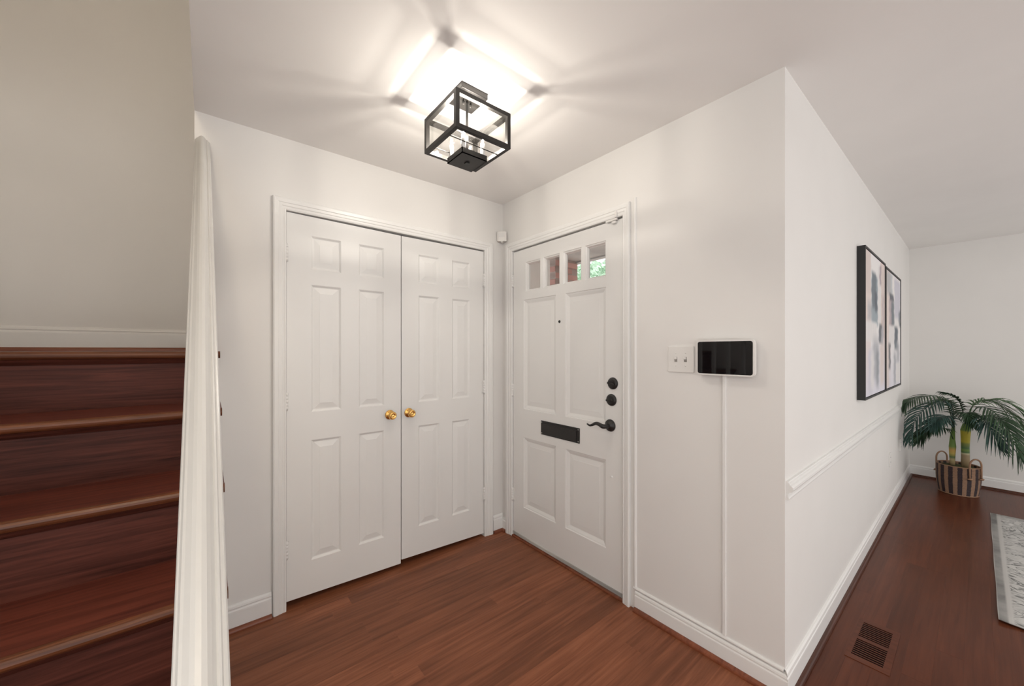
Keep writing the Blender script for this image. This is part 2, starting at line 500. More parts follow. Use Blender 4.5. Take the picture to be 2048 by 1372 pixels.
baseboard('baseboard_closet', 'white moulded baseboard left and right of the closet doors', [((0.045, YC), (CX0 - 0.060, YC), (0, -1, 0), 0, 0), ((CX1 + 0.072, YC), (XD, YC), (0, -1, 0), 0, -1)], scale=1.10)
baseboard('baseboard_entry', 'white baseboard under the touch panel right of the front door', [((XD, DY0 - 0.062), (XD, YL), (-1, 0, 0), 0, 1), ((XD, YC), (XD, DY1 + 0.055), (-1, 0, 0), 1, 0)], scale=0.88)
baseboard('baseboard_living', 'long white baseboard along the living room picture wall', [((XD, YL), (XB, YL), (0, -1, 0), -1, -1)], shoe='shoe_dark')
baseboard('baseboard_rear', 'white baseboard behind the potted palm', [((XB, YL), (XB, FY0), (-1, 0, 0), 1, 0)], shoe='shoe_dark')
LAND = 1.341
bs = baseboard('baseboard_stair', 'white baseboard on the stair landing wall', [((XSL, YW), (XS, YW), (0, -1, 0), 0, 0)], z=LAND, scale=1.08)

# ---- door casings
CAS = [(0, 0), (0, 0.011), (0.006, 0.0135), (0.012, 0.0120), (0.017, 0.0120), (0.021, 0.0150), (0.034, 0.0150), (0.037, 0.0180), (0.052, 0.0195), (0.058, 0.0180), (0.061, 0.013), (0.061, 0)]
def casing(name, label, opening, wdir, ndir, sides=(1.0, 1.0), legs=0.0, skip_left_outer=False, scale=1.0, jamb=None):
    """three mitred casing pieces around an opening (a0,a1,top) on a wall; wdir = along-wall axis, ndir = out of the wall"""
    t = thing(name, label, 'door trim', kind='structure')
    a0, a1, top, base = opening
    w = Vector(wdir); n = Vector(ndir)
    P = [(a * scale, b_) for a, b_ in CAS]
    def at(a, z): return base + w * a + Vector((0, 0, z))
    PL = [(a * sides[0], b_) for a, b_ in P]; PR = [(a * sides[1], b_) for a, b_ in P]
    obj('casing_leg', sweep(PL, at(a0, 0), at(a0, top), -w, n, 0, 1.0 / sides[0]), 'trim_paint', t)
    obj('casing_leg', sweep(PR, at(a1, 0), at(a1, top), w, n, 0, 1.0 / sides[1]), 'trim_paint', t)
    obj('casing_head', sweep(P, at(a0, top), at(a1, top), (0, 0, 1), n, -sides[0], sides[1]), 'trim_paint', t)
    return t
c1 = casing('trim_1', 'white moulded casing around the closet doors', (CX0 + 0.004, CX1 - 0.004, CZ - 0.004, Vector((0, YC, 0))), (1, 0, 0), (0, -1, 0), (0.98, 1.18), scale=1.0)
# closet jambs
obj('jamb', boxes((CX0, CX0 + 0.004, YC + 0.0, YC + 0.11, 0, CZ), (CX1 - 0.004, CX1, YC + 0.0, YC + 0.11, 0, CZ), (CX0, CX1, YC + 0.0, YC + 0.11, CZ - 0.004, CZ)), 'trim_paint', c1)
c2 = casing('trim_2', 'white moulded casing around the front door', (1.192, 2.131, 2.064, Vector((XD, 0, 0))), (0, 1, 0), (-1, 0, 0), (0.72, 1.12), scale=1.0)
obj('jamb', boxes((XD, XD + 0.15, DY0, 1.192, 0, DZ), (XD, XD + 0.15, 2.131, DY1, 0, DZ), (XD, XD + 0.15, DY0, DY1, 2.064, DZ)), 'trim_paint', c2)
obj('threshold', boxes((XD - 0.012, XD + 0.15, 1.192, 2.131, -0.001, 0.010), bevel=0.003), 'shoe_wood', c2)
obj('door_stop', boxes((XD + 0.058, XD + 0.07, 1.192, 1.204, 0.01, 2.064), (XD + 0.058, XD + 0.07, 2.119, 2.131, 0.01, 2.064), (XD + 0.058, XD + 0.07, 1.192, 2.131, 2.052, 2.064)), 'trim_paint', c2)

# ---- chair rails
CR = [(0, -0.036), (0.010, -0.036), (0.011, -0.031), (0.009, -0.024), (0.008, -0.012), (0.012, -0.006), (0.021, -0.002), (0.025, 0.006), (0.024, 0.014), (0.019, 0.020), (0.014, 0.023), (0.013, 0.028), (0.009, 0.031), (0.008, 0.035), (0, 0.036)]
t3 = thing('trim_3', 'white moulded chair rail along the picture wall', 'chair rail', kind='structure')
obj('rail_length', sweep(CR, (XD + 0.008, YL, 0.802), (3.16, YL, 0.802), (0, -1, 0), (0, 0, 1), 0, 0.6), 'trim_paint', t3)
obj('rail_length', sweep(CR, (3.1605, YL, 0.802), (XB, YL, 0.802), (0, -1, 0), (0, 0, 1), 0.6, -1), 'trim_paint', t3)
t4 = thing('trim_4', 'white chair rail behind the palm on the rear wall', 'chair rail', kind='structure')
obj('rail_length', sweep(CR, (XB, YL, 0.79), (XB, FY0, 0.79), (-1, 0, 0), (0, 0, 1), 1, 0), 'trim_paint', t4)

# ================================================================== DOORS
def grid_slab(xc, zc, holes, thick, through=False, tilt=(0.0, 0.0)):
    """door slab in local coords: x = width, z = height, y = depth (0 face, +thick back). holes = set of (i,j) cells left open"""
    bm = bmesh.new()
    F = {}; Bk = {}
    def vf(i, j):
        if (i, j) not in F: F[(i, j)] = bm.verts.new((xc[i], 0, zc[j] + (tilt[0] * xc[i] if j == 0 else tilt[1] * xc[i] if j == len(zc) - 1 else 0)))
        return F[(i, j)]
    def vb(i, j):
        if (i, j) not in Bk: Bk[(i, j)] = bm.verts.new((xc[i], thick, zc[j] + (tilt[0] * xc[i] if j == 0 else tilt[1] * xc[i] if j == len(zc) - 1 else 0)))
        return Bk[(i, j)]
    nx, nz = len(xc) - 1, len(zc) - 1
    for i in range(nx):
        for j in range(nz):
            if (i, j) not in holes:
                bm.faces.new((vf(i, j), vf(i+1, j), vf(i+1, j+1), vf(i, j+1)))
            if not (through and (i, j) in through):
                bm.faces.new((vb(i, j), vb(i, j+1), vb(i+1, j+1), vb(i+1, j)))
    for i in range(nx):
        bm.faces.new((vf(i, 0), vb(i, 0), vb(i+1, 0), vf(i+1, 0)))
        bm.faces.new((vf(i, nz), vf(i+1, nz), vb(i+1, nz), vb(i, nz)))
    for j in range(nz):
        bm.faces.new((vf(0, j), vf(0, j+1), vb(0, j+1), vb(0, j)))
        bm.faces.new((vf(nx, j), vb(nx, j), vb(nx, j+1), vf(nx, j+1)))
    return bm
def panel_rings(x0, x1, z0, z1, rings, fill=True):
    """nested rectangles (inset, depth) -> a moulded panel"""
    bm = bmesh.new()
    prev = None
    for ins, dep in rings:
        r_ = [bm.verts.new(p) for p in ((x0+ins, dep, z0+ins), (x1-ins, dep, z0+ins), (x1-ins, dep, z1-ins), (x0+ins, dep, z1-ins))]
        if prev:
            for k in range(4):
                l = (k + 1) % 4
                bm.faces.new((prev[k], prev[l], r_[l], r_[k]))
        prev = r_
    if fill:
        bm.faces.new(prev)
    # only orient outwards; open shells keep the y- side as front
    for f in bm.faces:
        f.normal_update()
        if f.normal.y > 0: f.normal_flip()
    me = bpy.data.meshes.new('panel'); bm.to_mesh(me); bm.free()
    return me
def mesh_obj(name, me, mat, parent):
    me.materials.append(MATS[mat])
    o = bpy.data.objects.new(name, me); C.objects.link(o); o.parent = parent
    return o
RAISED = [(0, 0), (0.004, 0.003), (0.010, 0.0085), (0.014, 0.0090), (0.042, 0.0030), (0.044, 0.0024)]
def hinge(parent, x, z, side, mat='trim_paint', hgt=0.088):
    """painted butt hinge: knuckle barrel with finials and two leaves (local door coords)"""
    bm = lathe([(0.0, -hgt/2-0.006), (0.004, -hgt/2-0.004), (0.0045, -hgt/2), (0.0068, -hgt/2), (0.0068, -hgt*0.3), (0.006, -hgt*0.295), (0.0068, -hgt*0.29), (0.0068, -hgt*0.1),
                (0.006, -hgt*0.095), (0.0068, -hgt*0.09), (0.0068, hgt*0.1), (0.006, hgt*0.105), (0.0068, hgt*0.11), (0.0068, hgt*0.3), (0.006, hgt*0.305), (0.0068, hgt*0.31),
                (0.0068, hgt/2), (0.0045, hgt/2), (0.004, hgt/2+0.004), (0, hgt/2+0.006)], (x, -0.008, z), (0, 0, 1), 14)
    h_ = obj('hinge', bm, mat, parent, True)
    obj('hinge_leaf', boxes((x - 0.012, x + 0.012, -0.003, 0.0, z - hgt/2, z + hgt/2)), mat, h_)
    return h_
def closet_leaf(name, label, xa, xb, pcols, zbot, ztop, tilt, hinge_side):
    t = thing(name, label, 'closet door', kind='structure', loc=(xa if hinge_side < 0 else xb, YC + 0.004, 0))
    ox = xa if hinge_side < 0 else xb
    xc = [xa - ox, pcols[0][0] - ox, pcols[0][1] - ox, pcols[1][0] - ox, pcols[1][1] - ox, xb - ox]
    zr = [(0.217, 0.862), (1.014, 1.697), (1.779, 1.960)]
    zc = [zbot, zr[0][0], zr[0][1], zr[1][0], zr[1][1], zr[2][0], zr[2][1], ztop]
    holes = {(i, j) for i in (1, 3) for j in (1, 3, 5)}
    obj('slab', grid_slab(xc, zc, holes, 0.034, False, tilt), 'door_paint', t)
    for i in (1, 3):
        for j in (1, 3, 5):
            mesh_obj('panel', panel_rings(xc[i], xc[i+1], zc[j], zc[j+1], RAISED), 'door_paint', t)
    for z in (0.309, 1.080, 1.851):
        hinge(t, 0.0, z, hinge_side)
    kx = (0.868 if hinge_side < 0 else 0.990) - ox
    k = obj('knob', lathe([(0.010, -0.012), (0.0095, -0.020), (0.0105, -0.026), (0.017, -0.031), (0.0225, -0.037), (0.0245, -0.044), (0.0240, -0.051), (0.020, -0.057), (0.0145, -0.0600), (0.0140, -0.0585), (0.006, -0.0600), (0, -0.0605)],
                         (kx, 0, 0.953), (0, 1, 0), 28), 'brass', t, True)
    k['label'] = 'polished brass knob'
    obj('rosette', lathe([(0.0, 0.0), (0.0285, -0.0005), (0.0290, -0.003), (0.0270, -0.0055), (0.020, -0.008), (0.0175, -0.0095), (0.012, -0.013), (0.010, -0.014), (0, -0.014)], (kx, 0, 0.953), (0, 1, 0), 28), 'brass', k, True)
    return t
closet_leaf('door_1', 'left white six-panel closet door with brass knob', 0.323, 0.9385, ((0.438, 0.590), (0.686, 0.834)), 0.040, 2.064, (-0.030, -0.012), -1)
closet_leaf('door_2', 'right white six-panel closet door with brass knob', 0.9435, 1.560, ((1.056, 1.204), (1.302, 1.443)), 0.020, 2.060, (-0.038, 0.006), 1)

# ---- front door: local x runs from the hinge (left in view, high y) to the latch (low y); local y = into the wall (+X)
FD_Y1, FD_Y0 = 2.126, 1.199
fd = thing('door_3', 'white panelled front door with four small panes on top', 'front door', kind='structure', loc=(XD + 0.004, FD_Y1, 0))
fd.rotation_euler = (0, 0, -math.pi / 2)
def lx(yw): return FD_Y1 - yw
W = FD_Y1 - FD_Y0
lites = [(lx(1.9945 - 0.178 * k), lx(1.9945 - 0.178 * k - 0.150)) for k in range(4)]
LZ0, LZ1 = 1.758, 1.962
xs = sorted({0.0, W, lx(2.015), lx(1.700), lx(1.617), lx(1.310), *[a for l in lites for a in l]})
zs = [0.034, 0.238, 0.732, 0.932, 1.700, LZ0, LZ1, 2.056]
holes, thru = set(), set()
def mark(x0, x1, z0, z1, through=False):
    for i in range(len(xs) - 1):
        for j in range(len(zs) - 1):
            if xs[i] >= x0 - 1e-6 and xs[i+1] <= x1 + 1e-6 and zs[j] >= z0 - 1e-6 and zs[j+1] <= z1 + 1e-6:
                holes.add((i, j))
                if through: thru.add((i, j))
fpan = [(lx(2.015), lx(1.700)), (lx(1.617), lx(1.310))]
for a, c in fpan:
    mark(a, c, 0.238, 0.732); mark(a, c, 0.932, 1.700)
for a, c in lites:
    mark(a, c, LZ0, LZ1, True)
obj('slab', grid_slab(xs, zs, holes, 0.044, thru), 'door_paint', fd)
FLATP = [(0, 0), (0.003, 0.0045), (0.010, 0.006), (0.024, 0.0125), (0.027, 0.0135), (0.055, 0.0110), (0.056, 0.0104)]
for a, c in fpan:
    for z0, z1 in ((0.238, 0.732), (0.932, 1.700)):
        mesh_obj('panel', panel_rings(a, c, z0, z1, FLATP), 'door_paint', fd)
for a, c in lites:
    mesh_obj('lite_moulding', panel_rings(a, c, LZ0, LZ1, [(0, 0), (0.004, 0.005), (0.009, 0.007), (0.014, 0.018), (0.014, 0.030), (0.0, 0.044)], False), 'door_paint', fd)
    obj('pane', boxes((a + 0.012, c - 0.012, 0.0225, 0.0255, LZ0 + 0.012, LZ1 - 0.012)), 'door_glass', fd)
for z in (0.300, 1.056, 1.850):
    hinge(fd, -0.006, z, -1)
obj('peephole', lathe([(0.0, -0.001), (0.004, -0.0012), (0.0065, -0.003), (0.0085, -0.0025), (0.009, 0.001), (0, 0.001)], (lx(1.668), 0, 1.527), (0, 1, 0), 16), 'bronze_black', fd, True)
obj('door_bumper', lathe([(0.0, -0.008), (0.0045, -0.007), (0.006, -0.004), (0.006, 0.001), (0, 0.001)], (lx(1.270), 0, 0.647), (0, 1, 0), 12), 'trim_paint', fd, True)
def deadbolt(yw, z, turn):
    xk = lx(yw)
    d = obj('deadbolt', lathe([(0, -0.013), (0.020, -0.0125), (0.029, -0.009), (0.0325, -0.004), (0.0335, 0.0005), (0, 0.0005)], (xk, 0, z), (0, 1, 0), 28), 'bronze_black', fd, True)
    bm = boxes((xk - 0.021, xk + 0.021, -0.027, -0.012, z - 0.0055, z + 0.0055), bevel=0.003)
    if turn:
        bmesh.ops.rotate(bm, verts=bm.verts, cent=(xk, 0, z), matrix=Matrix.Rotation(turn, 3, 'Y'))
    obj('thumb_turn', bm, 'bronze_black', d, True)
deadbolt(1.264, 1.163, 0.15)
deadbolt(1.273, 1.071, -0.1)
xk, zk = lx(1.281), 0.929
hd = obj('lever_handle', tube(spline([(xk, -0.020, zk), (xk, -0.050, zk), (xk - 0.010, -0.060, zk + 0.002), (xk - 0.030, -0.060, zk + 0.009), (xk - 0.055, -0.058, zk + 0.010), (xk - 0.080, -0.056, zk - 0.002), (xk - 0.100, -0.055, zk - 0.008), (xk - 0.118, -0.055, zk - 0.002)], 30),
                             [0.0125] * 8 + [0.0125 - 0.0085 * (k / 21) for k in range(22)], 12), 'bronze_black', fd, True)
hd['label'] = 'dark bronze wave-shaped lever'
obj('rosette', lathe([(0, -0.022), (0.013, -0.021), (0.017, -0.016), (0.026, -0.012), (0.0325, -0.006), (0.0345, 0.0005), (0, 0.0005)], (xk, 0, zk), (0, 1, 0), 28), 'bronze_black', hd, True)
# mail slot
mx0, mx1, mz0, mz1 = lx(1.834), lx(1.500), 0.786, 0.878
ms = obj('mail_slot', boxes((mx0, mx1, -0.005, 0.0005, mz0, mz1), bevel=0.0015), 'bronze_black', fd)
ms['label'] = 'black metal mail slot plate'
fl = obj('flap', boxes((mx0 + 0.022, mx1 - 0.022, -0.010, -0.0045, mz0 + 0.010, mz1 - 0.022), bevel=0.002), 'bronze_black', ms)
obj('flap_bar', sweep([(0.004, 0.004), (0.0055, 0), (0.004, -0.004), (-0.001, -0.005), (-0.001, 0.005)], (mx0 + 0.018, -0.005, mz1 - 0.018), (mx1 - 0.018, -0.005, mz1 - 0.018), (0, -1, 0), (0, 0, 1)), 'bronze_black', ms)
for sx in (mx0 + 0.009, mx1 - 0.009):
    for sz in (mz0 + 0.010, mz1 - 0.010):
        obj('screw', lathe([(0, -0.0075), (0.003, -0.007), (0.0042, -0.005), (0, -0.0045)], (sx, 0, sz), (0, 1, 0), 10), 'steel', ms, True)
obj('door_sweep', boxes((0.0, W, -0.006, 0.0, 0.016, 0.036), bevel=0.001, seg=1), 'sweep_grey', fd)
# alarm contact on top of the door
ac = thing('alarm_contact', 'small white alarm contact on the top edge of the front door', 'sensor')
obj('magnet', boxes((XD - 0.012, XD + 0.004, 1.236, 1.262, 2.036, 2.050), bevel=0.002), 'plastic_white', ac)
obj('contact_bar', boxes((XD - 0.014, XD - 0.003, 1.226, 1.300, 2.051, 2.062), bevel=0.002), 'plastic_white', ac)
obj('contact_pin', boxes((XD - 0.024, XD - 0.012, 1.222, 1.234, 2.062, 2.096), bevel=0.002), 'plastic_white', ac)

# ================================================================== STAIRS
st = thing('staircase', 'dark red-brown wooden staircase rising to a landing behind the white railing', 'staircase', loc=(-0.45, 0.45, 0))
SY0, ST, SR = 1.83, 0.23, 0.1916
XE = 0.041
def part(bm, name, mat, parent, smooth=False):
    o = obj(name, bm, mat, parent, smooth)
    o.matrix_parent_inverse = Matrix.Translation(-parent.location)
    return o
NOSE = []
for k in range(9):
    a = math.pi / 2 + math.pi * k / 8
    NOSE.append((0.0135 * math.cos(a), -0.0135 + 0.0135 * math.sin(a)))
for k in range(7):
    z = LAND - SR * k
    yn = SY0 - ST * k                       # nosing front
    back = ST + 0.03 if k else YW - 0.002 - SY0
    prof = [(back, -0.0), ] + [(p[0] + 0.0135, p[1]) for p in NOSE] + [(back, -0.027)]
    def col(xa, xb):
        return sweep(prof, (xa, yn, z), (xb, yn, z), (0, 1, 0), (0, 0, 1))
    if k == 0:
        # landing: full depth left of the return wall, short beside it
        p2 = [(0.0, 0.0)] ; 
        ld = part(sweep(prof, (XSL + 0.002, yn, z), (XS - 0.002, yn, z), (0, 1, 0), (0, 0, 1)), 'landing', 'stair_wood', st)
        pr2 = [(YC - 0.002 - yn, 0.0)] + prof[1:-1] + [(YC - 0.002 - yn, -0.027)]
        part(sweep(pr2, (XS - 0.002, yn, z), (XE, yn, z), (0, 1, 0), (0, 0, 1)), 'landing_edge', 'stair_wood', st)
        tr = ld
    else:
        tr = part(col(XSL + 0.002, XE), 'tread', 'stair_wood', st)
    # slightly lighter nosing strip: rounded front edge of the tread
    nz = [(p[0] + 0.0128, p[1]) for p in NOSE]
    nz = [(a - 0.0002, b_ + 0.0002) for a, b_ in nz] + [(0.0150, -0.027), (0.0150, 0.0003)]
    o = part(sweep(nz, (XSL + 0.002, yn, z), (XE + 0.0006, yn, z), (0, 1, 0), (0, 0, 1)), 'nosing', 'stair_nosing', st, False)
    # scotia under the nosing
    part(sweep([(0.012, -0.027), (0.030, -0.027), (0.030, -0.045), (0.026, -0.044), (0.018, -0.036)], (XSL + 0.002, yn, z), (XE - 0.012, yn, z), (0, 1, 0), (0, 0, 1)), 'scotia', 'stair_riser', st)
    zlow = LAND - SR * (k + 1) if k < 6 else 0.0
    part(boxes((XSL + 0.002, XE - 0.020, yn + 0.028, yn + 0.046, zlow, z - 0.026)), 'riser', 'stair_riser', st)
# stringer with stepped top towards the hall
bm = bmesh.new()
pts = []
pts.append((SY0 - ST * 6 + 0.046, 0.0))
for k in range(6, -1, -1):
    yn = SY0 - ST * k + 0.046
    pts.append((yn, LAND - SR * k - 0.0275))
    nxt = SY0 - ST * (k - 1) + 0.046 if k else YC - 0.002
    pts.append((nxt, LAND - SR * k - 0.0275))
pts.append((YC - 0.002, 0.0))
A = [bm.verts.new((XE - 0.020, p[0], p[1])) for p in pts]
B = [bm.verts.new((XE - 0.060, p[0], p[1])) for p in pts]
for i in range(len(pts)):
    j = (i + 1) % len(pts)
    bm.faces.new((A[i], A[j], B[j], B[i]))
bm.faces.new(A); bm.faces.new(B[::-1])
part(bm, 'stringer', 'trim_paint', st)

# railing
rl = thing('stair_railing', 'white painted stair railing with moulded handrail', 'railing', loc=(0, 0.3, 0))
def rz(yv): return 0.524 + 0.8014 * yv
p0 = Vector((-0.0030, 0.30, rz(0.30))); p1 = Vector((-0.0135, YC, rz(YC)))
d = (p1 - p0).normalized()
upv = Vector((0, -d.z, d.y)).normalized()
side = Vector((1, 0, 0))
hw = 0.0268
RP = [(-hw, -0.030), (-hw, -0.008), (-0.0255, -0.005), (-0.0235, -0.004), (-0.021, 0.001), (-0.0175, 0.0025), (-0.0155, 0.0045), (-0.011, 0.009), (-0.006, 0.0118), (0.000, 0.0125), (0.0055, 0.0105), (0.010, 0.0060),
      (0.0125, 0.0025), (0.0140, 0.0005), (0.0165, 0.0015), (0.0190, 0.0005), (0.0205, -0.003), (0.0225, -0.0035), (0.0250, -0.005), (hw, -0.008), (hw, -0.030), (0.017, -0.042), (-0.017, -0.042)]
RP = [(a, b_ - 0.008) for a, b_ in RP]
# top end is cut plumb against the closet wall
sh = d.z / d.y
o = obj('handrail', sweep(RP, p0, p1, side, upv, 0, 0, 0, -upv.y / d.y), 'rail_paint', rl)
o.matrix_parent_inverse = Matrix.Translation(-rl.location)
bal_me = None
for k in range(1, 7):
    for q in (0.065, 0.18):
        yb = SY0 - ST * k + q
        zt = LAND - SR * k
        bm = boxes((-0.019, 0.006, yb - 0.0125, yb + 0.0125, zt, rz(yb) - 0.062))
        part(bm, 'baluster', 'rail_paint', rl)
for yb in (1.90, 2.02, 2.14):
    part(boxes((-0.022, 0.003, yb - 0.0125, yb + 0.0125, LAND, rz(yb) - 0.062)), 'baluster', 'rail_paint', rl)
part(boxes((-0.045, 0.038, 0.262, 0.345, 0, rz(0.30) + 0.03), (-0.055, 0.048, 0.252, 0.355, rz(0.3) + 0.03, rz(0.3) + 0.05), bevel=0.004), 'newel_post', 'rail_paint', rl)

# ================================================================== CEILING LIGHT
LX, LY = 0.872, 1.384
lamp = thing('ceiling_light', 'black square-framed glass ceiling light with four bulbs', 'ceiling light', loc=(LX, LY, H))
S2 = 0.1335
ZT, ZB = 2.350 - H, 2.200 - H
BAR = 0.0165
obj('canopy', boxes((-0.065, 0.065, -0.065, 0.065, -0.024, 0.0), bevel=0.003), 'lamp_metal', lamp)
for sx in (-0.018, 0.018):
    obj('canopy_screw', lathe([(0, -0.045), (0.004, -0.044), (0.0055, -0.040), (0.0055, -0.030), (0.003, -0.030), (0.003, -0.022), (0, -0.022)], (sx, 0, 0), (0, 0, 1), 10), 'lamp_metal', lamp, True)
obj('stem', lathe([(0.006, -0.268), (0.006, -0.022)], (0, 0, 0), (0, 0, 1), 12), 'lamp_metal', lamp, True)
for zz in (ZT, ZB):
    for s in (-1, 1):
        c = s * (S2 - BAR / 2)
        zz0, zz1 = (zz - BAR, zz) if zz == ZT else (zz, zz + BAR)
        obj('frame_bar', boxes((-S2, S2, c - BAR/2, c + BAR/2, zz0, zz1)), 'lamp_metal', lamp)
        obj('frame_bar', boxes((c - BAR/2, c + BAR/2, -S2 + BAR, S2 - BAR, zz0, zz1)), 'lamp_metal', lamp)
for sx in (-1, 1):
    for sy in (-1, 1):
        cx, cy = sx * (S2 - BAR/2), sy * (S2 - BAR/2)
        obj('frame_post', boxes((cx - BAR/2, cx + BAR/2, cy - BAR/2, cy + BAR/2, ZB + BAR, ZT - BAR)), 'lamp_metal', lamp)
for s in (-1, 1):
    c = s * (S2 - BAR - 0.0015)
    obj('glass_pane', boxes((-S2 + BAR, S2 - BAR, c - 0.0012, c + 0.0012, ZB + 0.003, ZT - 0.003)), 'lamp_glass', lamp)
    obj('glass_pane', boxes((c - 0.0012, c + 0.0012, -S2 + BAR + 0.004, S2 - BAR - 0.004, ZB + 0.003, ZT - 0.003)), 'lamp_glass', lamp)
    # thin arms that carry the frame from the tray
    obj('support_arm', boxes((-S2 + BAR, S2 - BAR, s * 0.059 - 0.0015, s * 0.059 + 0.0015, ZB, ZB + 0.003)), 'lamp_metal', lamp)
TR = 0.0615
obj('tray', boxes((-TR, TR, -TR, TR, -0.288, -0.2845), (-TR, TR, -TR, -TR + 0.003, -0.288, -0.264), (-TR, TR, TR - 0.003, TR, -0.288, -0.264), (-TR, -TR + 0.003, -TR, TR, -0.288, -0.264), (TR - 0.003, TR, -TR, TR, -0.288, -0.264)), 'lamp_metal', lamp)
obj('tray_nut', boxes((-0.008, 0.008, -0.008, 0.008, -0.293, -0.288)), 'black_metal', lamp)
for sx in (-1, 1):
    for sy in (-1, 1):
        cx, cy = sx * 0.048, sy * 0.048
        obj('candle_sleeve', lathe([(0.0095, -0.285), (0.0095, -0.212), (0.0080, -0.210), (0, -0.210)], (cx, cy, 0), (0, 0, 1), 16), 'sleeve_white', lamp, True)
        bb_ = obj('bulb', lathe([(0.006, -0.210), (0.0085, -0.205), (0.0120, -0.194), (0.0128, -0.184), (0.0105, -0.170), (0.006, -0.158), (0.002, -0.151), (0, -0.150)], (cx, cy, 0), (0, 0, 1), 14, False), 'bulb_glass', lamp, True)
        obj('filament', lathe([(0, -0.1905), (0.0030, -0.1890), (0.0050, -0.1850), (0.0030, -0.1810), (0, -0.1795)], (cx, cy, 0), (0, 0, 1), 8), 'bulb_glow', bb_, True)
        ld_ = bpy.data.lights.new('bulb_light', 'POINT')
        ld_.energy = BULB_WATTS
        ld_.color = (1.0, 0.93, 0.84)
        ld_.shadow_soft_size = 0.0065
        lo_ = bpy.data.objects.new('bulb_light', ld_)
        C.objects.link(lo_)
        lo_.parent = lamp
        lo_.location = (cx, cy, -0.185)

# ================================================================== WALL DEVICES
def wall_plate(bm, name, mat, parent, smooth=False): return obj(name, bm, mat, parent, smooth)
sw = thing('light_switch', 'white double toggle switch plate left of the touch panel', 'light switch', loc=(XD, 0.8775, 1.302))
sw_bm = boxes((-0.006, 0, -0.0615, 0.0615, -0.0605, 0.0605), bevel=0.002)
obj('plate', sw_bm, 'plastic_white', sw)
for yy in (-0.023, 0.023):
    tg = obj('toggle', boxes((-0.016, -0.005, yy - 0.005, yy + 0.005, 0.0, 0.011), bevel=0.002), 'plastic_white', sw)
    obj('toggle_slot', boxes((-0.0068, -0.0055, yy - 0.0065, yy + 0.0065, -0.012, 0.012)), 'steel', sw)
    for zz in (-0.030, 0.030):
        obj('screw', lathe([(0, -0.0075), (0.003, -0.007), (0.003, -0.005), (0, -0.005)], (0, yy, zz), (1, 0, 0), 10), 'plastic_white', sw, True)

tp = thing('touch_panel', 'white wall-mounted touch panel with dark glossy screen', 'touch panel', loc=(XD, 0.676, 1.313))
def yz_prism(prof, x0, x1):
    bm = bmesh.new()
    A = [bm.verts.new((x0, a, b_)) for a, b_ in prof]; B = [bm.verts.new((x1, a, b_)) for a, b_ in prof]
    for i in range(len(prof)):
        j = (i + 1) % len(prof)
        bm.faces.new((A[i], A[j], B[j], B[i]))
    bm.faces.new(A); bm.faces.new(B[::-1])
    return bm
obj('wall_bracket', yz_prism(round_rect(0.15, 0.09, 0.01), -0.014, 0.0), 'plastic_white', tp)
body = yz_prism(round_rect(0.230, 0.152, 0.014), -0.034, -0.012)
ed = [e for e in body.edges if abs(e.verts[0].co.x - e.verts[1].co.x) < 1e-6]
bmesh.ops.bevel(body, geom=ed, offset=0.0025, segments=2, affect='EDGES')
obj('body', body, 'plastic_white', tp)
obj('screen', yz_prism(round_rect(0.2175, 0.139, 0.009), -0.0352, -0.0338), 'screen_black', tp)

# cable raceway: beside the casing, along the baseboard, up to the touch panel
cr_ = thing('cable_raceway', 'thin white cable raceway from touch panel down and along the baseboard', 'cable raceway')
HALF = [(0.0085 * math.cos(math.pi * k / 8), 0.0095 * math.sin(math.pi * k / 8)) for k in range(9)]
SQ = [(0.007, 0), (0.007, 0.007), (0.0055, 0.0095), (-0.0055, 0.0095), (-0.007, 0.007), (-0.007, 0)]
obj('vertical_run', sweep(SQ, (XD, 0.686, 0.122), (XD, 0.686, 1.243), (0, 1, 0), (-1, 0, 0)), 'trim_paint', cr_)
obj('baseboard_run', sweep(HALF, (XD, DY0 - 0.050, 0.1095), (XD, YL + 0.002, 0.1095), (0, 0, 1), (-1, 0, 0)), 'trim_paint', cr_)
obj('open_end_shade', lathe([(0, 0), (0.0045, 0)] , (XD - 0.0035, YL + 0.0015, 0.1095), (0, -1, 0), 10) if False else boxes((XD - 0.0065, XD - 0.001, YL + 0.0012, YL + 0.0022, 0.1055, 0.1135)), 'hole_shade', cr_)  # dark patch painted as the shade inside the hollow end
obj('casing_run', sweep(HALF, (XD, 1.1205, 0.118), (XD, 1.1205, 2.138), (0, 1, 0), (-1, 0, 0)), 'trim_paint', cr_)

# motion sensor across the corner
se = thing('motion_sensor', 'small white motion sensor mounted high in the corner beside the front door', 'sensor', loc=(XD - 0.001, YC - 0.001, 2.185))
bm = bmesh.new()
sp_ = [(-0.062, -0.012), (-0.058, -0.026), (-0.026, -0.058), (-0.012, -0.062), (-0.002, -0.040), (-0.002, -0.002), (-0.040, -0.002)]
A = [bm.verts.new((a, b_, -0.034)) for a, b_ in sp_]; B = [bm.verts.new((a, b_, 0.036)) for a, b_ in sp_]
for i in range(len(sp_)):
    j = (i + 1) % len(sp_)
    bm.faces.new((A[i], A[j], B[j], B[i]))
bm.faces.new(A); bm.faces.new(B[::-1])
obj('housing', bm, 'plastic_white', se)
bm = bmesh.new()
q = [(-0.0615, -0.014), (-0.0575, -0.0255), (-0.0255, -0.0575), (-0.014, -0.0615)]
n_ = Vector((-1, -1, 0)).normalized() * 0.0016
A = [bm.verts.new((a + n_.x, b_ + n_.y, 0.000)) for a, b_ in q[1:3]]; B = [bm.verts.new((a + n_.x, b_ + n_.y, 0.026)) for a, b_ in q[1:3]]
A2 = [bm.verts.new((a, b_, -0.004)) for a, b_ in q[1:3]]; B2 = [bm.verts.new((a, b_, 0.029)) for a, b_ in q[1:3]]
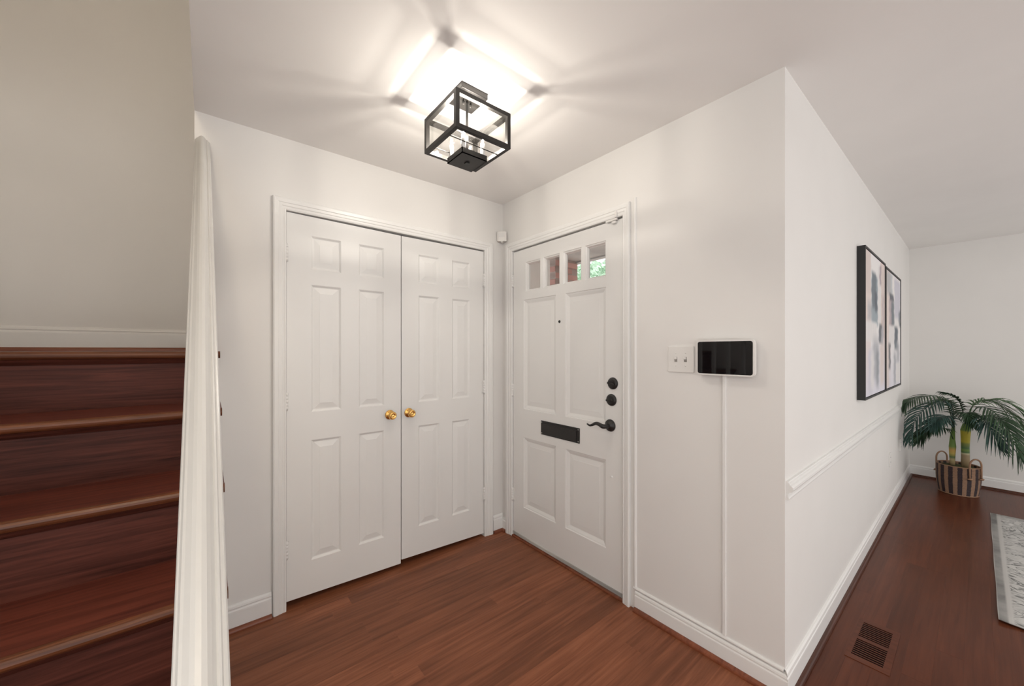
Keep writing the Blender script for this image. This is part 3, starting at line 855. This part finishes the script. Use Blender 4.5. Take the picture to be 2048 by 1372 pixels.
for f in ((A[0], A[1], B[1], B[0]), (A2[0], A2[1], A[1], A[0]), (B[0], B[1], B2[1], B2[0]), (A2[0], A[0], B[0], B2[0]), (A[1], A2[1], B2[1], B[1])):
    bm.faces.new(f)
obj('lens', bm, 'sleeve_white', se)
bm = lathe([(0, -0.046), (0.007, -0.043), (0.010, -0.036), (0.010, -0.033), (0, -0.033)], (-0.034, -0.034, 0), (0, 0, 1), 12)
obj('swivel_base', bm, 'plastic_white', se, True)

def outlet(xc, zc, label):
    t = thing('wall_outlet', label, 'outlet', loc=(xc, YL, zc), group='outlets below the chair rail')
    obj('plate', boxes((-0.035, 0.035, -0.006, 0, -0.0575, 0.0575), bevel=0.002), 'plastic_white', t)
    for zz in (-0.02, 0.02):
        obj('socket', boxes((-0.015, 0.015, -0.0075, -0.005, zz - 0.013, zz + 0.013), bevel=0.001), 'plastic_white', t)
        obj('slot', boxes((-0.0075, -0.005, -0.0079, -0.0074, zz - 0.004, zz + 0.006), (0.005, 0.0075, -0.0079, -0.0074, zz - 0.004, zz + 0.006)), 'hole_shade', t)
    return t
outlet(4.47, 0.425, 'white wall outlet below the chair rail, nearer one')
outlet(5.15, 0.445, 'white wall outlet below the chair rail, farther one near the palm')

# ================================================================== PICTURES
def paint_color(u, v, patches, base):
    c = list(base(u, v))
    for (u0, u1, v0, v1, col, soft, al) in patches:
        wob = 0.012 * math.sin(v * 37 + u0 * 50) + 0.008 * math.sin(v * 91)
        a = min(1, max(0, min(u - u0 - wob, u1 - u + wob) / soft + 0.5)) * min(1, max(0, min(v - v0, v1 - v) / (soft * 0.7) + 0.5)) * al
        streak = 0.90 + 0.14 * math.sin(u * 190 + math.sin(v * 9) * 1.5)
        for i in range(3):
            c[i] = c[i] * (1 - a) + col[i] * streak * a
    return c
def srgb(r, g, b_):
    f = lambda x: (x / 255 / 12.92) if x / 255 <= 0.04045 else ((x / 255 + 0.055) / 1.055) ** 2.4
    return (f(r), f(g), f(b_))
WHT, SLT, BLU, PNK, MAU, GRY, LAV, DRK = srgb(236, 233, 232), srgb(120, 130, 138), srgb(160, 172, 180), srgb(226, 212, 206), srgb(190, 176, 180), srgb(178, 180, 186), srgb(216, 214, 224), srgb(92, 98, 108)
def picture(xa, xb, za, zb, label, patches, base, grp):
    t = thing('picture', label, 'picture', group=grp, loc=((xa + xb) / 2, YL, (za + zb) / 2))
    w2, h2, dp, fw_ = (xb - xa) / 2, (zb - za) / 2, 0.040, 0.012
    for nm, bx in (('frame_side', (-w2, -w2 + fw_, -dp, -0.001, -h2, h2)), ('frame_side', (w2 - fw_, w2, -dp, -0.001, -h2, h2)),
                   ('frame_rail', (-w2 + fw_, w2 - fw_, -dp, -0.001, h2 - fw_, h2)), ('frame_rail', (-w2 + fw_, w2 - fw_, -dp, -0.001, -h2, -h2 + fw_))):
        obj(nm, boxes(bx), 'frame_black', t)
    obj('backing', boxes((-w2 + fw_, w2 - fw_, -0.028, -0.003, -h2 + fw_, h2 - fw_)), 'frame_black', t)
    NX, NZ = 70, 90
    x0, x1, z0, z1 = -w2 + fw_ + 0.004, w2 - fw_ - 0.004, -h2 + fw_ + 0.004, h2 - fw_ - 0.004
    vs_ = [(x0 + (x1 - x0) * i / NX, -0.036, z0 + (z1 - z0) * j / NZ) for j in range(NZ + 1) for i in range(NX + 1)]
    fs = [(j*(NX+1)+i, j*(NX+1)+i+1, (j+1)*(NX+1)+i+1, (j+1)*(NX+1)+i) for j in range(NZ) for i in range(NX)]
    n0 = len(vs_)
    vs_ += [(x0, -0.027, z0), (x1, -0.027, z0), (x1, -0.027, z1), (x0, -0.027, z1)]
    c00, c10, c11, c01 = 0, NX, NZ*(NX+1)+NX, NZ*(NX+1)
    fs += [(c00, n0, n0+1, c10), (c10, n0+1, n0+2, c11), (c11, n0+2, n0+3, c01), (c01, n0+3, n0, c00)]
    o = obj('canvas', (vs_, [], fs), 'canvas_paint', t)
    ca = o.data.color_attributes.new('paint', 'FLOAT_COLOR', 'POINT')
    for k in range(n0):
        i, j = k % (NX + 1), k // (NX + 1)
        c = paint_color(i / NX, j / NZ, patches, base)
        ca.data[k].color = (*c, 1)
    for k in range(n0, n0 + 4): ca.data[k].color = (0.8, 0.8, 0.8, 1)
    return t
def base_a(u, v):
    a, c = (PNK, LAV) if u < 0.25 or u > 0.75 else (WHT, LAV)
    t_ = max(0, min(1, (0.5 - v) * 2))
    return [a[i] * (1 - t_) + c[i] * t_ for i in range(3)]
PA = [(0.28, 0.62, 0.50, 0.86, BLU, 0.06, 1), (0.30, 0.52, 0.62, 0.88, SLT, 0.05, 1), (0.45, 0.58, 0.60, 0.75, DRK, 0.05, 0.8), (0.0, 0.25, 0.70, 1.0, PNK, 0.06, 1), (0.10, 0.32, 0.52, 0.66, GRY, 0.10, 0.7),
      (0.60, 0.78, 0.52, 0.95, WHT, 0.04, 1), (0.70, 0.80, 0.82, 0.97, MAU, 0.04, 1), (0.82, 1.0, 0.45, 0.95, PNK, 0.08, 1), (0.86, 0.95, 0.40, 0.75, MAU, 0.06, 0.6), (0.0, 0.55, 0.38, 0.52, WHT, 0.04, 1),
      (0.66, 0.82, 0.37, 0.52, DRK, 0.04, 0.9), (0.80, 0.92, 0.36, 0.50, GRY, 0.05, 0.8), (0.35, 0.66, 0.10, 0.40, GRY, 0.14, 0.85), (0.52, 0.66, 0.04, 0.32, SLT, 0.10, 0.6), (0.72, 0.95, 0.05, 0.36, PNK, 0.10, 0.8), (0.15, 0.32, 0.0, 0.32, LAV, 0.06, 1), (0.25, 0.40, 0.05, 0.30, WHT, 0.10, 0.8)]
def base_b(u, v):
    a = PNK if u < 0.3 else WHT
    t_ = max(0, min(1, (0.45 - v) * 2))
    return [a[i] * (1 - t_) + LAV[i] * t_ for i in range(3)]
PB = [(0.05, 0.40, 0.80, 1.0, BLU, 0.08, 0.6), (0.20, 0.46, 0.50, 0.80, MAU, 0.08, 1), (0.22, 0.50, 0.76, 0.82, DRK, 0.04, 0.9), (0.34, 0.54, 0.54, 0.76, SLT, 0.06, 0.9), (0.55, 1.0, 0.62, 0.98, LAV, 0.06, 1), (0.88, 1.0, 0.55, 0.70, SLT, 0.06, 0.9),
      (0.18, 0.52, 0.38, 0.54, WHT, 0.04, 1), (0.55, 0.80, 0.33, 0.54, SLT, 0.06, 1), (0.60, 0.74, 0.40, 0.53, DRK, 0.05, 0.6), (0.12, 0.28, 0.16, 0.38, DRK, 0.05, 0.9), (0.50, 0.66, 0.0, 0.30, GRY, 0.10, 0.9), (0.70, 0.92, 0.20, 0.40, GRY, 0.10, 0.7), (0.66, 0.98, 0.02, 0.20, WHT, 0.05, 1), (0.0, 0.18, 0.0, 0.36, PNK, 0.08, 0.9)]
picture(3.105, 3.905, 1.040, 1.985, 'nearer black-framed abstract painting with slate and pink blocks', PA, base_a, 'pair of abstract paintings')
picture(3.935, 4.790, 1.040, 1.972, 'farther black-framed abstract painting with grey and mauve blocks', PB, base_b, 'pair of abstract paintings')

# ================================================================== FLOOR VENT
vt = thing('floor_vent', 'flush wooden floor vent with dark slots', 'floor vent', loc=(2.3725, 0.304, 0))
x0, x1, y0, y1 = -0.185, 0.185, -0.075, 0.068
zt = 0.0022
gx = [(-0.150, -0.012), (0.014, 0.152)]
obj('frame', boxes((x0, x1, y0, -0.051, 0, zt), (x0, x1, 0.051, y1, 0, zt), (x0, gx[0][0], -0.051, 0.051, 0, zt), (gx[0][1], gx[1][0], -0.051, 0.051, 0, zt), (gx[1][1], x1, -0.051, 0.051, 0, zt)), 'vent_wood', vt)
obj('duct_shade', boxes((gx[0][0], gx[0][1], -0.051, 0.051, 0.0001, 0.0006), (gx[1][0], gx[1][1], -0.051, 0.051, 0.0001, 0.0006)), 'hole_shade', vt)  # flat dark sheets painted as the shade below the slats, no depth
sl = None
for a, c in gx:
    nsl = 8
    pitch = (c - a) / (nsl + 0.5)
    for k in range(nsl):
        xx = a + pitch * (k + 0.62)
        if sl is None:
            sl = obj('slat', boxes((0, 0.0058, -0.051, 0.051, 0.0006, zt - 0.0006)), 'vent_wood', vt, loc=(xx, 0, 0))
        else:
            o = sl.copy(); C.objects.link(o); o.location = (xx, 0, 0)

# ================================================================== RUG
bm = bmesh.new()
RX0, RX1, RY0, RY1 = 3.045, 5.02, -2.2, -0.0645
NXR, NYR = 24, 30
def rug_z(i, j):
    lift = 0.012 * max(0, 1 - (i / NXR) * 5) * max(0, 1 - ((NYR - j) / NYR) * 12)
    return 0.0075 + lift + 0.0006 * math.sin(i * 2.1) * math.sin(j * 1.7)
top = [[bm.verts.new((RX0 + (RX1 - RX0) * i / NXR + 0.002 * math.sin(j * 0.5), RY0 + (RY1 - RY0) * j / NYR + 0.001 * math.sin(i * 0.8), rug_z(i, j))) for i in range(NXR + 1)] for j in range(NYR + 1)]
bot = [[bm.verts.new((v.co.x, v.co.y, max(0.0004, v.co.z - 0.007))) for v in row] for row in top]
for j in range(NYR):
    for i in range(NXR):
        bm.faces.new((top[j][i], top[j][i+1], top[j+1][i+1], top[j+1][i]))
        bm.faces.new((bot[j][i], bot[j+1][i], bot[j+1][i+1], bot[j][i+1]))
for i in range(NXR):
    bm.faces.new((top[0][i], bot[0][i], bot[0][i+1], top[0][i+1])); bm.faces.new((top[NYR][i], top[NYR][i+1], bot[NYR][i+1], bot[NYR][i]))
for j in range(NYR):
    bm.faces.new((top[j][0], top[j+1][0], bot[j+1][0], bot[j][0])); bm.faces.new((top[j][NXR], bot[j][NXR], bot[j+1][NXR], top[j+1][NXR]))
tag(obj('area_rug', bm, 'rug_wool', smooth=True), 'grey and white distressed area rug on the living room floor', 'rug')

# ================================================================== PALM IN BASKET
PX, PY = 5.52, 0.118
bk = thing('wicker_basket', 'round wicker basket with dark and tan stripes and two handles', 'basket', loc=(PX, PY, 0))
prof = []
NC = 24
BH = 0.262
for k in range(NC):
    t_ = k / (NC - 1)
    r0 = 0.124 + 0.014 * math.sin(min(1, t_ * 1.6) * math.pi / 2) + 0.002 * t_
    z0 = 0.004 + BH * k / NC
    hh = BH / NC
    for q in range(4):
        a = q / 4
        prof.append((r0 + 0.0028 * math.sin(a * math.pi), z0 + hh * a))
full = [(0, 0.0), (0.118, 0.0)] + prof + [(0.137, BH + 0.004), (0.130, BH + 0.004), (0.126, BH - 0.02), (0, BH - 0.025)]
obj('body', lathe(full, (0, 0, 0), (0, 0, 1), 56), 'wicker_stripe', bk)
obj('rim', tube([(0.1345 * math.cos(a), 0.1345 * math.sin(a), BH + 0.004) for a in [2*math.pi*k/48 for k in range(49)]], 0.0058, 8), 'wicker_tan', bk, True)
obj('base_coil', tube([(0.123 * math.cos(a), 0.123 * math.sin(a), 0.006) for a in [2*math.pi*k/48 for k in range(49)]], 0.0055, 8), 'wicker_tan', bk, True)
for az in (math.radians(48), math.radians(228)):
    n = Vector((math.cos(az), math.sin(az), 0)); tgt = Vector((-n.y, n.x, 0))
    pts = []
    hw_ = 0.050
    c = n * 0.142
    P = [c - tgt * hw_ + Vector((0, 0, 0.175)), c - tgt * hw_ * 1.0 + Vector((0, 0, BH + 0.01))]
    for k in range(13):
        a = math.pi - math.pi * k / 12
        P.append(c + tgt * hw_ * math.cos(a) + Vector((0, 0, BH + 0.035 + 0.058 * math.sin(a))))
    P += [c + tgt * hw_ + Vector((0, 0, BH + 0.01)), c + tgt * hw_ + Vector((0, 0, 0.175))]
    hnd = obj('handle', tube(P, 0.0065, 8), 'wicker_tan', bk, True)
    for s in (-1, 1):
        kp = c + tgt * hw_ * s + Vector((0, 0, 0.175))
        obj('handle_knot', tube([kp - tgt * 0.02 + n * 0.001, kp + n * 0.009, kp + tgt * 0.02 + n * 0.001], [0.005, 0.010, 0.005], 8), 'wicker_tan', hnd, True)

pm = thing('potted_palm', 'artificial palm with two ringed stems and drooping green fronds in the basket', 'palm', loc=(PX, PY, 0.2))
def ppart(bm, name, mat, parent=pm, smooth=True):
    o = obj(name, bm, mat, parent, smooth)
    if parent is pm:
        o.matrix_parent_inverse = Matrix.Translation(-Vector((PX, PY, 0.2)))
    else:
        o.matrix_parent_inverse = Matrix.Identity(4)
    return o
ppart(lathe([(0, 0.232), (0.124, 0.238), (0.118, 0.249), (0.07, 0.256), (0, 0.258)], (PX, PY, 0), (0, 0, 1), 24), 'moss', 'potting_moss')
ppart(tube([(5.52, 0.073, 0.245), (5.52, 0.073, 0.34), (5.52, 0.074, 0.44), (5.52, 0.073, 0.52), (5.52, 0.072, 0.60), (5.515, 0.070, 0.66)], [0.030, 0.027, 0.0265, 0.029, 0.033, 0.020], 14), 'stem', 'stem_thick')
ppart(tube([(5.52, 0.152, 0.245), (5.52, 0.153, 0.31), (5.52, 0.153, 0.37), (5.52, 0.152, 0.43), (5.52, 0.152, 0.50), (5.515, 0.146, 0.63)], [0.021, 0.0185, 0.021, 0.024, 0.018, 0.010], 14), 'stem', 'stem_thin')
FR = [
 ('palm_dark', 0.15, [(5.500,0.140,0.620),(5.420,0.186,0.854),(5.300,0.252,0.918),(5.150,0.338,0.908),(5.020,0.400,0.880),(4.965,0.428,0.826)]),
 ('palm_blue', 0.17, [(5.500,0.140,0.620),(5.400,0.164,0.825),(5.300,0.237,0.864),(5.160,0.323,0.783),(5.080,0.378,0.654),(5.050,0.400,0.520)]),
 ('palm_dark', 0.12, [(5.510,0.146,0.500),(5.400,0.179,0.608),(5.300,0.252,0.609),(5.220,0.311,0.573),(5.180,0.346,0.507)]),
 ('palm_dark', 0.12, [(5.510,0.069,0.660),(5.500,0.105,0.851),(5.480,0.151,0.914),(5.450,0.212,0.944)]),
 ('palm_light', 0.15, [(5.510,0.068,0.660),(5.500,0.031,0.831),(5.500,-0.035,0.880),(5.500,-0.124,0.903),(5.500,-0.218,0.834),(5.500,-0.282,0.704)]),
 ('palm_dark', 0.18, [(5.510,0.066,0.660),(5.400,0.002,0.830),(5.300,-0.080,0.819),(5.200,-0.143,0.720),(5.150,-0.192,0.570),(5.120,-0.220,0.466)]),
 ('palm_blue', 0.14, [(5.505,0.066,0.655),(5.350,0.002,0.759),(5.250,-0.045,0.720),(5.200,-0.087,0.618),(5.180,-0.117,0.529)]),
 ('palm_light', 0.16, [(5.515,0.068,0.660),(5.600,0.017,0.852),(5.650,-0.085,0.872),(5.700,-0.212,0.736),(5.700,-0.292,0.547)]),
 ('palm_dark', 0.13, [(5.515,0.144,0.620),(5.550,0.153,0.798),(5.620,0.218,0.858),(5.680,0.297,0.804)]),
 ('palm_blue', 0.14, [(5.505,0.143,0.600),(5.350,0.162,0.724),(5.200,0.217,0.733),(5.100,0.267,0.647)]),
 ('palm_dark', 0.13, [(5.505,0.140,0.600),(5.360,0.195,0.690),(5.210,0.290,0.630),(5.130,0.345,0.500)]),
 ('palm_dark', 0.16, [(5.510,0.066,0.655),(5.420,-0.030,0.760),(5.360,-0.120,0.740),(5.300,-0.200,0.600),(5.280,-0.240,0.470)]),
 ('palm_dark', 0.12, [(5.505,0.072,0.655),(5.400,0.085,0.760),(5.290,0.060,0.780),(5.220,0.030,0.690)]),
]
def frond(mat, ll, pts):
    n = 30
    S = spline(pts, n)
    rach = tube(S, [0.0045 * (1 - 0.75 * k / (n - 1)) for k in range(n)], 6)
    bm = bmesh.new()
    for k in range(6, n):
        s = (k - 6) / (n - 7)
        t = (S[min(k+1, n-1)] - S[max(k-1, 0)]).normalized()
        upv_ = Vector((0, 0, 1))
        sd = t.cross(upv_)
        if sd.length < 0.15: sd = Vector((1, 0, 0)) if abs(t.x) < 0.5 else Vector((0, 1, 0))
        sd.normalize()
        nrm = sd.cross(t).normalized()
        L = ll * (0.55 + 0.75 * math.sin(math.pi * min(1, s * 0.9 + 0.12))) * random.uniform(0.88, 1.08)
        for sgn in (-1, 1):
            dirv = (t * (0.62 + 0.35 * s) + sd * sgn * (0.80 - 0.45 * s) + nrm * (0.22 + random.uniform(-0.16, 0.16))).normalized()
            Lk = L * (0.9 if s < 0.9 else 0.7)
            wd = 0.0066
            wv = t.cross(dirv); wv = dirv.cross(wv).normalized() * wd
            fold = dirv.cross(wv).normalized()
            prev = None
            for q in range(5):
                f = q / 4
                p = S[k] + dirv * Lk * f + Vector((0, 0, -1)) * Lk * (0.55 * f * f) + fold * 0.0
                if p.y > YL - 0.03: p.y = YL - 0.03 - random.uniform(0, 0.006)
                if p.x > XB - 0.03: p.x = XB - 0.03
                wq = (0.55, 1.0, 0.95, 0.62, 0.05)[q]
                a = bm.verts.new(p - wv * wq); c = bm.verts.new(p + wv * wq)
                if prev: bm.faces.new((prev[0], prev[1], c, a))
                prev = (a, c)
    o = ppart(rach, 'frond', mat)
    o2 = obj('leaflets', bm, mat, o, True)
    o2.matrix_parent_inverse = Matrix.Identity(4)
    o2['kind'] = 'stuff'
    sm = o2.modifiers.new('thickness', 'SOLIDIFY'); sm.thickness = 0.0008
    return o
for mt, ll, pts in FR:
    frond(mt, ll, pts)

# ================================================================== OUTSIDE THE FRONT DOOR
tag(obj('ground', boxes((XD + 0.15, 30, YL + 0.13, 40, -0.45, -0.25)), 'ground_bounce'), 'unseen grey ground outside the front door, toned to bounce light', 'ground', kind='structure')
tag(obj('porch_soffit', boxes((XD + 0.15, 3.50, YL + 0.13, 4.2, 2.40, 2.75), (3.42, 3.50, YL + 0.13, 4.2, 2.385, 2.75)), 'soffit_grey'), 'grey porch soffit seen through the door panes', 'porch roof', kind='structure')
tag(obj('porch_slab', boxes((XD + 0.15, 3.5, YL + 0.13, 4.2, -0.25, -0.05)), 'mortar'), 'concrete porch slab outside the front door', 'porch', kind='structure')
pp = thing('porch_side_panel', 'white porch side panel seen through the leftmost pane', 'panel', loc=(2.2, 2.62, -0.05))
o = obj('board', boxes((XD + 0.15, 2.50, 2.60, 2.66, -0.05, 2.40)), 'porch_white', pp); o.matrix_parent_inverse = Matrix.Translation(-pp.location)
o = obj('edge_trim', boxes((2.50, 2.56, 2.58, 2.68, -0.05, 2.40), bevel=0.004), 'porch_white', pp); o.matrix_parent_inverse = Matrix.Translation(-pp.location)
pier = thing('brick_pier', 'red brick porch pier seen through the middle panes', 'brick pier', loc=(3.26, 3.2, -0.05))
core = obj('mortar_core', boxes((-0.186, 0.186, -0.186, 0.186, 0, 2.45)), 'mortar', pier)
BL, BW, BHt, JT = 0.18, 0.088, 0.060, 0.012
bme = bpy.data.meshes.new('brick')
bm = boxes((-BL/2, BL/2, -BW/2, BW/2, 0, BHt), bevel=0.003, seg=1); bmesh.ops.recalc_face_normals(bm, faces=bm.faces); bm.to_mesh(bme); bm.free(); bme.materials.append(MATS['brick_red'])
row = 0
z = 1.50
while z + BHt < 2.43:
    hx = 0.192 - BW / 2
    spots = [(-0.096, -hx, 0), (0.096, -hx, 0), (-hx, 0.010, 1), (-0.096 + 0.0, hx, 0), (0.096, hx, 0), (hx, 0.0, 1)] if row % 2 == 0 else \
            [(-hx, -0.096, 1), (-hx, 0.096, 1), (hx, -0.096, 1), (hx, 0.096, 1), (0.0, -hx, 0), (0.0, hx, 0)]
    for bx_, by_, rot in spots:
        o = bpy.data.objects.new('brick', bme); C.objects.link(o); o.parent = pier
        o.location = (bx_, by_, z); o.rotation_euler = (0, 0, math.pi / 2 * rot)
    z += BHt + JT; row += 1
obj('lower_pier', boxes((-0.192, 0.192, -0.192, 0.192, 0, 1.488)), 'brick_red', pier)
def tree(name, label, loc, hgt, rad, n):
    t = thing(name, label, 'tree', group='trees outside the front door', loc=loc)
    obj('trunk', tube([(0, 0, 0), (0.1, 0.05, hgt * 0.3), (-0.05, 0.1, hgt * 0.6), (0, 0, hgt * 0.85)], [0.22, 0.17, 0.12, 0.05], 10), 'bark', t, True)
    bm = bmesh.new()
    for _ in range(n):
        th, ph = random.uniform(0, 2*math.pi), math.acos(random.uniform(-1, 1))
        rr = rad * random.uniform(0.35, 1.0) ** 0.6
        p = Vector((rr * math.sin(ph) * math.cos(th), rr * math.sin(ph) * math.sin(th), hgt * 0.72 + rr * 0.8 * math.cos(ph)))
        u = Vector((random.uniform(-1, 1), random.uniform(-1, 1), random.uniform(-1, 1))).normalized()
        w = u.cross(Vector((random.uniform(-1, 1), random.uniform(-1, 1), random.uniform(-1, 1)))).normalized()
        s = random.uniform(0.10, 0.20)
        a = [bm.verts.new(p + u * s), bm.verts.new(p + w * s * 0.5), bm.verts.new(p - u * s), bm.verts.new(p - w * s * 0.5)]
        bm.faces.new(a)
    o = obj('crown', bm, 'tree_leaf', t); o['kind'] = 'stuff'
    return t
tree('garden_tree', 'leafy green tree seen through the rightmost door pane', (11.0, 8.6, -0.25), 4.4, 2.0, 2600)
tree('garden_tree', 'farther leafy tree beside the brick pier outside', (17.0, 14.6, -0.25), 6.5, 2.6, 2200)
